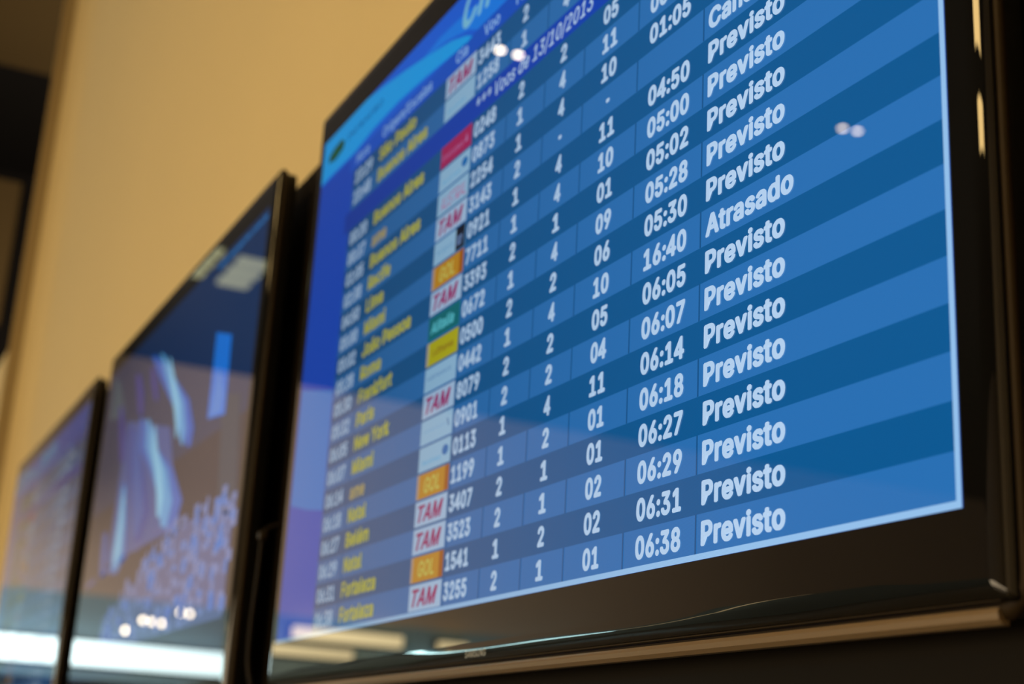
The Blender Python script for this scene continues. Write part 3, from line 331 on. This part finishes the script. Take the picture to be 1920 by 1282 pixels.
# ------------------------------------------------------------------ the flight table
V0, S = 0.41482, 0.023531
WHITE = (184, 214, 246)
ROWS = [  # index, time, origin, logo, flight, T, col2, gate, estimated, status
 (-3, '23:29', 'São Paulo', 'TAM', '3443', '2', '4', '05', '00:10', 'Cancelado'),
 (-2, '23:48', 'Buenos Aires', 'AEL', '1258', '1', '4', '10', '00:15', 'Previsto'),
 (0, '00:20', 'Buenos Aires', 'EMI', '0248', '2', '2', '05', '00:31', 'Previsto'),
 (1, '00:37', 'Lima', 'AEB', '0873', '1', '4', '11', '00:45', 'Previsto'),
 (2, '01:05', 'Buenos Aires', 'AUS', '2254', '1', '4', '10', '01:05', 'Previsto'),
 (3, '02:38', 'Recife', 'TAM', '3143', '2', '-', '-', '', 'Cancelado'),
 (4, '04:50', 'Lima', 'BLK', '0921', '1', '4', '11', '04:50', 'Previsto'),
 (5, '05:00', 'Miami', 'GOL', '7711', '1', '4', '10', '05:00', 'Previsto'),
 (6, '05:02', 'João Pessoa', 'TAM', '3393', '2', '1', '01', '05:02', 'Previsto'),
 (7, '05:28', 'Roma', 'ALI', '0672', '1', '4', '09', '05:28', 'Previsto'),
 (8, '05:30', 'Frankfurt', 'LUF', '0500', '2', '2', '06', '05:30', 'Previsto'),
 (9, '05:32', 'Paris', 'AFR', '0442', '1', '4', '10', '16:40', 'Atrasado'),
 (10, '06:05', 'New York', 'TAM', '8079', '2', '2', '05', '06:05', 'Previsto'),
 (11, '06:07', 'Miami', 'AME', '0901', '2', '2', '04', '06:07', 'Previsto'),
 (12, '06:14', 'Lima', 'AEB', '0113', '1', '4', '11', '06:14', 'Previsto'),
 (13, '06:18', 'Natal', 'GOL', '1199', '1', '2', '01', '06:18', 'Previsto'),
 (14, '06:27', 'Belém', 'TAM', '3407', '2', '1', '01', '06:27', 'Previsto'),
 (15, '06:29', 'Natal', 'TAM', '3523', '2', '1', '02', '06:29', 'Previsto'),
 (16, '06:31', 'Fortaleza', 'GOL', '1541', '1', '2', '02', '06:31', 'Previsto'),
 (17, '06:38', 'Fortaleza', 'TAM', '3255', '2', '1', '01', '06:38', 'Previsto')]
EM = 0.0207
def flight_table(tv, dim, tagname, detailed=True):
    def L(n, c, g=1.0): return lcd(tagname + n, rgb(*c), g * dim)
    def LB(n, c): return lcd(tagname + n, rgb(*c), 1.15 * dim, left=0.98)
    Y1, Y2, Y3, Y4 = -0.0001, -0.0003, -0.0005, -0.0007
    scr = rect('screen', 0, W, 0, H, -0.00005, LB('blue', (0, 62, 168)), tv)
    P = scr
    # title area: azure swoosh over bright blue
    rect('title_band', 0, W, 0.518, H, Y1, LB('title', (0, 84, 198)), P)
    rect('column_heading_band', 0.10, W, 0.4985, 0.518, Y1, LB('head', (0, 72, 178)), P)
    poly('pale_swoosh', [(0, 0.520), (0.03, 0.521), (0.11, 0.5205), (0.17, 0.5265), (0.24, 0.528), (0.31, 0.524), (0.38, 0.518), (0.405, 0.5165), (0.407, 0.5155), (0.42, 0.5168),
         (0.405, 0.524), (0.37, 0.535), (0.31, 0.547), (0.25, 0.5575), (0.19, 0.5665), (0.14, H), (0, H)], Y2, LB('swoosh', (0, 143, 214)), P)
    poly('blue_swoosh', [(0.30, 0.549), (0.36, 0.5405), (0.41, 0.528), (0.43, 0.5185), (0.50, 0.5185), (0.54, 0.526), (0.47, 0.541), (0.40, 0.550), (0.34, 0.553)], Y1 - 0.00005, LB('swoosh2', (0, 112, 212)), P)
    poly('side_patch', [(0.004, 0.275), (0.112, 0.252), (0.114, 0.126), (0.06, 0.134), (0.004, 0.146)], Y1, LB('patch', (0, 105, 185)), P)
    # stripes
    DK, LT = (4, 90, 150), (40, 114, 184)
    bands_d, bands_l = [], []
    idx = [-4, -3, -2] + list(range(0, 18))
    Rr = 1.0145
    for i in [-3, -2] + list(range(0, 18)):
        zc = V0 - S * i; z0, z1 = zc - S / 2, zc + S / 2
        if i == 17: z0 = 0.0036
        if i % 2: 
            rect('row_stripe', 0.115, Rr, z0, z1, Y1, L('dk' if i in (-3,) else 'lt', DK if i == -3 else LT), P)
        else:
            rect('row_stripe', 0.115, Rr, z0, z1, Y1, L('lt' if i == -2 else 'dk', LT if i == -2 else DK), P)
        if (i % 2 and i > 0) or i == -2:
            for xs in (0.187, 0.437, 0.5045, 0.5745, 0.6395, 0.7190, 0.8020):
                rect('column_line', xs - 0.0008, xs + 0.0008, z0, z1, Y2, L('dk2', (18, 84, 140)), P)
    rect('date_band', 0.10, W - 0.0036, V0 + S / 2, V0 + 1.5 * S, Y1, L('date', (0, 68, 188)), P)
    fr = L('edge', (150, 196, 240))
    multi_poly('white_border', [[(0.0, 0.0), (W, 0.0), (W, 0.0036), (0.0, 0.0036)], [(Rr, 0.0036), (W, 0.0036), (W, H), (Rr, H)]], Y3, fr, P)
    wt = L('white', WHITE); yl = L('yellow', (192, 192, 70)); hd = L('headtxt', (150, 196, 250)); rimg = L('shade', (8, 40, 80))
    sub = []
    def put(name, items, m):
        sub.append((name, items, m))
        return lettering(name, items, m, P)
    # headings
    z = 0.5085
    for s, x in (('Hora', 0.121), ('Origem/Escalas', 0.199), ('Cia', 0.386), ('Voo', 0.447), ('Term', 0.508), ('Esteira', 0.590), ('Portão', 0.660), ('Hora', 0.737), ('Status', 0.808)):
        put('heading_lettering', [text_mesh(s, x, z, 0.0175, Y3, offset=0.02)], hd)
    put('title_lettering', [text_mesh('Chegadas', 0.395, 0.5505, 0.050, Y3, shear=0.35, offset=0.03, width=0.24, caph=0.034)], L('titletxt', (130, 206, 240)))
    put('date_lettering', [text_mesh('*** Voos de 13/10/2013 ***', 0.4405, V0 + S, EM, Y3, shear=0.22, offset=0.012)], wt)
    put('authority_lettering', [text_mesh('INFRAERO', 0.082, 0.5487, 0.015, Y3, offset=0.01, width=0.11, caph=0.007)], L('infra', (0, 90, 170)))
    poly('green_emblem', [(0.020, 0.541), (0.045, 0.5365), (0.070, 0.541), (0.074, 0.549), (0.062, 0.5555), (0.036, 0.5535), (0.022, 0.549)], Y3, L('green', (0, 92, 66)), P)
    poly('emblem_mark', [(0.032, 0.5430), (0.050, 0.5425), (0.058, 0.5480), (0.042, 0.5470)], Y4, L('green2', (0, 120, 80)), P)
    for (i, tm, org, logo, fl, a, b, c, est, st) in ROWS:
        z = V0 - S * i
        put('scheduled_time', [text_mesh(tm, 0.1225, z, EM, Y3)], wt)
        if org == 'Lima' and i in (1, 12):
            put('origin_name', [text_mesh('ame', 0.194, z - 0.001, EM, Y3)], L('yellow2', (184, 170, 110)))
        else:
            put('origin_name', [text_mesh(org, 0.194, z, EM, Y3)], yl)
        put('flight_number', [text_mesh(fl, 0.4385, z, EM, Y3)], wt)
        put('terminal_number', [text_mesh(a, 0.5317, z, EM, Y3, 'C')], wt)
        put('belt_number', [text_mesh(b, 0.6052, z, EM, Y3, 'C')], wt)
        put('gate_number', [text_mesh(c, 0.6782, z, EM, Y3, 'C')], wt)
        if est: put('estimated_time', [text_mesh(est, 0.7605, z, EM, Y3, 'C')], wt)
        put('status_word', [text_mesh(st, 0.8078, z, EM, Y3)], wt)
        # airline tile
        x0, x1 = 0.3660, 0.4335; z0, z1 = z - 0.0105, z + 0.0110
        tile = {'TAM': (170, 202, 236), 'GOL': (200, 142, 34), 'EMI': (176, 34, 98), 'ALI': (0, 112, 122), 'LUF': (186, 182, 26)}.get(logo, (152, 198, 232))
        rect('airline_tile', x0, x1, z0, z1, Y2, L('tile_' + logo if logo in ('TAM', 'GOL', 'EMI', 'ALI', 'LUF') else 'tile_w', tile), P)
        if logo == 'TAM':
            put('tile_lettering', [text_mesh('TAM', x0 + 0.007, z, EM, Y3, shear=0.3, offset=0.03, width=0.053, caph=0.0135)], L('tam', (160, 8, 104)))
        elif logo == 'GOL':
            put('tile_lettering', [text_mesh('GOL', x0 + 0.016, z, EM, Y3, shear=0.15, offset=0.03, width=0.034, caph=0.0125)], L('gol', (206, 196, 92)))
            rect('tile_edge', x0, x0 + 0.005, z0, z1, Y3, L('goledge', (186, 160, 140)), P)
            rect('tile_edge', x1 - 0.008, x1, z0, z1, Y3, L('goledge2', (170, 92, 22)), P)
        elif logo == 'EMI':
            put('tile_lettering', [text_mesh('Emirates', x0 + 0.004, z - 0.001, EM, Y3, offset=0.0, width=0.046, caph=0.006)], L('emt', (186, 120, 176)))
            poly('tile_mark', [(x0 + 0.053, z - 0.003), (x0 + 0.060, z - 0.003), (x0 + 0.0575, z + 0.005)], Y3, L('emt', (186, 120, 176)), P)
        elif logo == 'ALI':
            put('tile_lettering', [text_mesh('Alitalia', x0 + 0.006, z, EM, Y3, shear=0.2, offset=0.03, width=0.050, caph=0.0095)], L('ali', (96, 206, 222)))
        elif logo == 'LUF':
            put('tile_lettering', [text_mesh('Lufthansa', x0 + 0.014, z, EM, Y3, offset=0.012, width=0.044, caph=0.0062)], L('luf', (136, 92, 34)))
            rect('tile_edge', x0, x0 + 0.005, z0, z1, Y3, L('lufedge', (176, 172, 150)), P)
        elif logo == 'AUS':
            put('tile_lettering', [text_mesh('AUSTRAL', x0 + 0.008, z - 0.001, EM, Y3, shear=0.2, offset=0.0, width=0.055, caph=0.0125)], L('aus', (192, 96, 150)))
        elif logo == 'BLK':
            rect('black_block', x1 - 0.019, x1, z0, z1, Y3, L('blk', (4, 18, 40)), P)
            put('tile_lettering', [text_mesh('SKY', x1 - 0.016, z - 0.002, EM, Y4, width=0.012, caph=0.008)], L('skyt', (110, 140, 190)))
            put('tile_lettering', [text_mesh('Avianca', x0 + 0.006, z, EM, Y3, offset=0.0, width=0.036, caph=0.006)], L('thin', (104, 160, 204)))
        elif logo == 'AFR':
            put('tile_lettering', [text_mesh('AIRFRANCE', x0 + 0.006, z + 0.001, EM, Y3, offset=0.0, width=0.052, caph=0.0036)], L('thin2', (84, 130, 184)))
        elif logo == 'AME':
            put('tile_lettering', [text_mesh('American', x0 + 0.008, z + 0.001, EM, Y3, offset=-0.01, width=0.044, caph=0.0034)], L('thin3', (138, 180, 220)))
            poly('tile_mark', [(x1 - 0.012, z + 0.005), (x1 - 0.009, z + 0.004), (x1 - 0.006, z - 0.003), (x1 - 0.009, z - 0.002)], Y3, L('thin2', (84, 130, 184)), P)
        else:
            put('tile_lettering', [text_mesh('Aerolineas', x0 + 0.008, z - 0.003, EM, Y3, offset=0.0, width=0.040, caph=0.0045)], L('thin4', (96, 176, 226)))
            if logo == 'AEB':
                poly('tile_mark', [(x1 - 0.011 + 0.0065 * math.cos(a), z + 0.001 + 0.0045 * math.sin(a)) for a in [k * math.pi / 6 for k in range(12)]], Y3, L('dot', (0, 112, 190)), P)
    return scr

tv1 = television(0.0, 'nearest and largest-looking television, showing a blue table of flight arrivals')
flight_table(tv1, 1.0, 'near_')

# second set: picture of a blue curtain and an audience
tv2 = television(-1.238, 'middle television of the row, showing a dark blue stage picture with pale curtain folds')
OX = 1.238
def L2(n, c, g=1.0): return lcd('mid_' + n, rgb(*c), g, left=0.8)
scr = rect('screen', 0, W, 0, H, -0.00005, L2('navy', (0, 46, 92)), tv2)
def sh(pts): return [(a + OX, b) for a, b in pts]
poly('lower_dark_field', [(0, 0), (W, 0), (W, 0.30), (0, 0.30)], -0.0001, L2('low', (22, 32, 62)), scr)
poly('stage_glow', [(0.226, 0.441), (0.581, 0.362), (0.701, 0.192), (0.208, 0.192)], -0.00015, L2('glow', (54, 88, 160)), scr)
poly('pale_left_panel', [(0.045, 0.56), (0.10, 0.54), (0.197, 0.458), (0.043, 0.478)], -0.0002, L2('pale', (60, 90, 110)), scr)
poly('dim_side_screen', [(0.88, 0.35), (0.978, 0.329), (1.012, 0.168), (0.925, 0.181)], -0.0002, L2('dim', (34, 58, 84)), scr)
poly('blue_banner', [(0.809, 0.454), (0.895, 0.429), (0.907, 0.316), (0.813, 0.328)], -0.0003, L2('ban', (0, 118, 226)), scr)
poly('banner_highlight', [(0.846, 0.398), (0.888, 0.350), (0.886, 0.323), (0.823, 0.329)], -0.0004, L2('banh', (70, 140, 226)), scr)
lettering('title_lettering', [text_mesh('www.aeroporto.com.br', -0.465 + OX, 0.5608, 0.02, -0.0003, width=0.245, caph=0.008, offset=0.03)], L2('streak', (44, 124, 196)), scr)
FOLDS = dict(A=[(0.411, 0.519), (0.476, 0.468), (0.57, 0.404), (0.65, 0.346), (0.683, 0.314), (0.7, 0.311), (0.706, 0.335), (0.666, 0.384), (0.557, 0.449), (0.437, 0.513)],
 B=[(0.37, 0.418), (0.393, 0.364), (0.479, 0.314), (0.564, 0.251), (0.615, 0.201), (0.657, 0.196), (0.68, 0.234), (0.611, 0.292), (0.495, 0.346), (0.397, 0.412)],
 C=[(0.275, 0.418), (0.312, 0.342), (0.37, 0.262), (0.412, 0.212), (0.445, 0.208), (0.48, 0.246), (0.403, 0.327), (0.303, 0.412)],
 D=[(0.255, 0.324), (0.253, 0.259), (0.243, 0.206), (0.254, 0.176), (0.301, 0.171), (0.346, 0.194), (0.328, 0.249), (0.284, 0.319)],
 E=[(0.138, 0.255), (0.143, 0.217), (0.157, 0.18), (0.192, 0.177), (0.194, 0.211), (0.174, 0.251)],
 P=[(0.257, 0.518), (0.281, 0.482), (0.314, 0.436), (0.342, 0.431), (0.324, 0.473), (0.287, 0.511)],
 Q=[(0.137, 0.484), (0.163, 0.434), (0.2, 0.375), (0.231, 0.37), (0.204, 0.426), (0.164, 0.479)],
 R=[(0.38, 0.502), (0.399, 0.47), (0.432, 0.436), (0.453, 0.431), (0.434, 0.462), (0.402, 0.497)])
def scaled(p, kx, kz):
    cx = sum(q[0] for q in p) / len(p); cz = sum(q[1] for q in p) / len(p)
    return [(cx + (a - cx) * kx, cz + (b - cz) * kz) for a, b in p]
for k, p in FOLDS.items():
    strong = k in 'ABD'
    outer = {'A': (20, 100, 205), 'B': (40, 104, 200), 'C': (24, 64, 160), 'D': (40, 104, 190), 'E': (30, 70, 150)}.get(k, (34, 46, 150))
    poly('curtain_fold', scaled(p, 1.25, 1.06), -0.0003, L2('fo' + k, outer), scr)
    if k in 'ABCDE': poly('curtain_fold', scaled(p, 0.85, 0.95), -0.0004, L2('fm' + k, (90, 172, 232) if strong else (44, 96, 180)), scr)
    if strong: poly('curtain_fold', scaled(p, 0.45, 0.75), -0.0005, L2('fi', (140, 214, 250)), scr)
stg = multi_poly('stage_edge_dashes', [sh([(-1.20 + k * 0.13, 0.166 + k * 0.0075), (-1.12 + k * 0.13, 0.171 + k * 0.0075), (-1.12 + k * 0.13, 0.180 + k * 0.0075), (-1.20 + k * 0.13, 0.175 + k * 0.0075)]) for k in range(5)], -0.0003, L2('dash', (70, 90, 160)), scr); stg['kind'] = 'stuff'
import random
random.seed(4)
sp = []
for k in range(230):
    x = -1.0 + 0.76 * random.random() ** 0.7; top = 0.10 + 0.10 * min(1.0, (x + 1.0) / 0.45)
    z = 0.045 + (top - 0.045) * random.random()
    ww = 0.010 + 0.018 * random.random(); hh = 0.006 + 0.016 * random.random()
    sp.append(sh([(x, z), (x + ww, z), (x + ww, z + hh), (x, z + hh)]))
poly('audience_ground', sh([(-1.02, 0.045), (-0.235, 0.045), (-0.235, 0.175), (-0.48, 0.195), (-0.80, 0.13), (-1.0, 0.10)]), -0.0002, L2('aud', (76, 94, 148)), scr)
au = multi_poly('audience_specks', sp, -0.0004, L2('spk', (112, 134, 192)), scr); au['kind'] = 'stuff'

tv3 = television(-2.470, 'farthest television at left, its flight table washed out by beige reflections')
flight_table(tv3, 0.45, 'far_')  # whole table dimmed in its emission to stand for the steep viewing angle

# ------------------------------------------------------------------ cable in the gap between the near sets
def tube(name, pts, r, mt, parent=None, n=8):
    cu = bpy.data.curves.new(name, 'CURVE'); cu.dimensions = '3D'; s = cu.splines.new('NURBS'); s.points.add(len(pts) - 1)
    for q, p in zip(s.points, pts): q.co = (*p, 1)
    s.use_endpoint_u = True; s.order_u = 3; s.resolution_u = 6; cu.bevel_depth = r; cu.bevel_resolution = 3; cu.use_fill_caps = True
    ob = bpy.data.objects.new(name, cu); COL.objects.link(ob)
    me = bpy.data.meshes.new_from_object(ob.evaluated_get(bpy.context.evaluated_depsgraph_get())); bpy.data.objects.remove(ob)
    me.polygons.foreach_set('use_smooth', [True] * len(me.polygons))
    return link(name, me, parent, mt)
t = empty('power_cable', (-0.11, 0.02, Z0 + 0.02), 'thin black cable hanging in the gap between the near and middle televisions', 'cable')
tube('cable_cord', [(-0.052, 0.027, 0.135), (-0.055, 0.01, 0.130), (-0.056, 0.0, 0.122), (-0.055, 0.0, 0.09), (-0.060, 0.0, 0.05), (-0.064, 0.0, 0.01), (-0.06, 0.0, -0.05), (-0.04, 0.026, -0.12)], 0.003, M_CABLE, t)
box('cable_clip', -0.061, -0.050, -0.005, 0.005, 0.113, 0.122, mat('clip_brown', (0.03, 0.02, 0.01, 1), 0.4), t, bevel=0.002)

# ------------------------------------------------------------------ lights of the hall, seen mirrored in the screens
def small_downlight(x, y, r, L, lab, grp, z=CEIL):
    t = empty('downlight', (x, y, z), lab, 'ceiling lamp', grp)
    bm = bmesh.new(); bmesh.ops.create_cone(bm, cap_ends=True, segments=20, radius1=r * 1.6, radius2=r * 1.9, depth=0.012, matrix=Matrix.Translation((0, 0, -0.006)))
    from_bm('lamp_ring', bm, M_METAL, t)
    bm = bmesh.new(); bmesh.ops.create_circle(bm, cap_ends=True, segments=20, radius=r, matrix=Matrix.Translation((0, 0, -0.0130)))
    bmesh.ops.recalc_face_normals(bm, faces=bm.faces)
    from_bm('lamp_lens', bm, mat('lamp_warm', (0, 0, 0, 1), emit=(1, 0.80, 0.56, 1), strength=L), t)
for x, y, lb in ((-4.722, -2.316, 'left lamp of the bright pair mirrored over the flight number column'), (-4.718, -2.420, 'right lamp of the bright pair mirrored over the flight number column'),
                 (-4.516, -4.384, 'left lamp of the faint pair mirrored right of the status words'), (-4.498, -4.476, 'right lamp of the faint pair mirrored right of the status words')):
    small_downlight(x, y, 0.020, 42 if y > -3 else 30, lb, 'twin downlights in the ceiling')
M_PANEL = mat('ceiling_lamp_panel', (0, 0, 0, 1), emit=(1.0, 0.66, 0.24, 1), strength=19.0)
for k, y in enumerate((-4.45, -5.90, -7.38)):
    t = empty('ceiling_light', (1.6, y, CEIL), ('nearest', 'middle', 'farthest')[k] + ' of three warm ceiling lights mirrored as streaks in the right bezel', 'ceiling light', 'warm ceiling lights')
    box('diffuser', -1.2, 1.2, -0.40, 0.40, -0.03, -0.02, M_PANEL, t)
    box('light_frame', -1.23, 1.23, -0.45, 0.45, -0.02, 0.0, M_METAL, t)
M_LOUV = mat('louvre_lamp', (0, 0, 0, 1), emit=(0.95, 0.95, 0.55, 1), strength=0.9)
for x, y in ((-8.90, -1.78), (-8.97, -2.16)):
    t = empty('louvre_light', (x, y, CEIL), ('left' if y > -2 else 'right') + ' louvre ceiling light mirrored in the top of the middle screen', 'ceiling light', 'louvre ceiling lights')
    for k in range(3): box('louvre_strip', -0.35 + 0.26 * k, -0.20 + 0.26 * k, -0.12, 0.12, -0.03, 0.0, M_LOUV, t)

M_STRIP = mat('cold_strip', (0, 0, 0, 1), emit=(0.78, 1.0, 1.0, 1), strength=5.0)
M_WSTRIP = mat('warm_strip', (0, 0, 0, 1), emit=(1.0, 0.74, 0.38, 1), strength=2.6)
def far_strip(name, y0, y1, z0, z1, mt, lab, dx=0.12):
    t = empty(name, (-11.97, (y0 + y1) / 2, Z0 + z0), lab, 'wall light')
    h = z1 - z0; l = (y1 - y0) / 2
    box('strip_tube', 0.02, dx, -l, l, 0, h, mt, t, bevel=0.01)
    box('strip_housing', -0.028, 0.02, -l - 0.02, l + 0.02, -0.02, h + 0.02, M_METAL, t)
    return t
far_strip('strip_light', -3.14, -0.2, 0.675, 0.88, M_STRIP, 'long cold white strip light low on the far wall, nearer end')
far_strip('strip_light', -7.3, -4.9, 0.57, 0.84, mat('cold_strip_b', (0, 0, 0, 1), emit=(0.62, 1.0, 1.0, 1), strength=13.0), 'long cold white strip light low on the far wall, beyond the gap')
far_strip('warm_light', -9.9, -7.4, 0.80, 0.90, M_WSTRIP, 'thin warm strip light at the far end of the far wall')
far_strip('warm_light', -4.85, -3.75, 1.08, 1.19, mat('warm_box', (0, 0, 0, 1), emit=(1.0, 0.80, 0.42, 1), strength=4.2), 'upper of two warm light boxes on the far wall')
far_strip('warm_light', -4.35, -3.56, 0.92, 1.01, mat('warm_box2', (0, 0, 0, 1), emit=(1.0, 0.80, 0.42, 1), strength=3.2), 'lower of two warm light boxes on the far wall')
far_strip('warm_light', -5.55, -5.25, 1.09, 1.18, mat('warm_box', (0, 0, 0, 1)), 'short warm light box right of the two long ones on the far wall')
t = empty('shade_shelf', (-12.0, -3.9, Z0 + 0.43), 'added dark shelf shading the far wall under the cold strip lights', 'shelf')  # shelf added to keep the strips' light off the wall below
box('shade_shelf_board', 0.0, 0.30, -3.8, 3.8, 0.0, 0.06, mat('shade_shelf_blue', (0.01, 0.03, 0.05, 1), 0.5), t)
box('shade_shelf_lip', 0.27, 0.30, -3.8, 3.8, 0.06, 0.115, MATS['shade_shelf_blue'], t)
M_SPOT = mat('lamp_warm_far', (0, 0, 0, 1), emit=(1, 0.84, 0.58, 1), strength=18)
for j, (y, z, n) in enumerate(((-2.20, 1.010, 1), (-2.43, 1.108, 3), (-2.72, 1.215, 2))):
    for k in range(n):
        yy = y - (k - (n - 1) / 2) * 0.085
        t = empty('wall_spot', (-12.0, yy, Z0 + z + (k - (n - 1) / 2) * -0.006), ('leftmost single', 'middle', 'right')[j] + ' warm lamp glow mirrored low in the middle screen' + ('', ', %s of a row of three' % ('left', 'centre', 'right')[k], ', %s of a pair' % ('left', 'right')[k % 2])[j], 'lamp', 'small warm lamps on the far wall')
        bm = bmesh.new(); bmesh.ops.create_cone(bm, cap_ends=True, segments=16, radius1=0.03, radius2=0.024, depth=0.05, matrix=Matrix.Translation((0.025, 0, 0)) @ Matrix.Rotation(math.pi / 2, 4, 'Y'))
        from_bm('lamp_body', bm, M_METAL, t)
        bm = bmesh.new(); bmesh.ops.create_circle(bm, cap_ends=True, segments=16, radius=0.022, matrix=Matrix.Translation((0.0508, 0, 0)) @ Matrix.Rotation(math.pi / 2, 4, 'Y'))
        from_bm('lamp_lens', bm, M_SPOT, t)
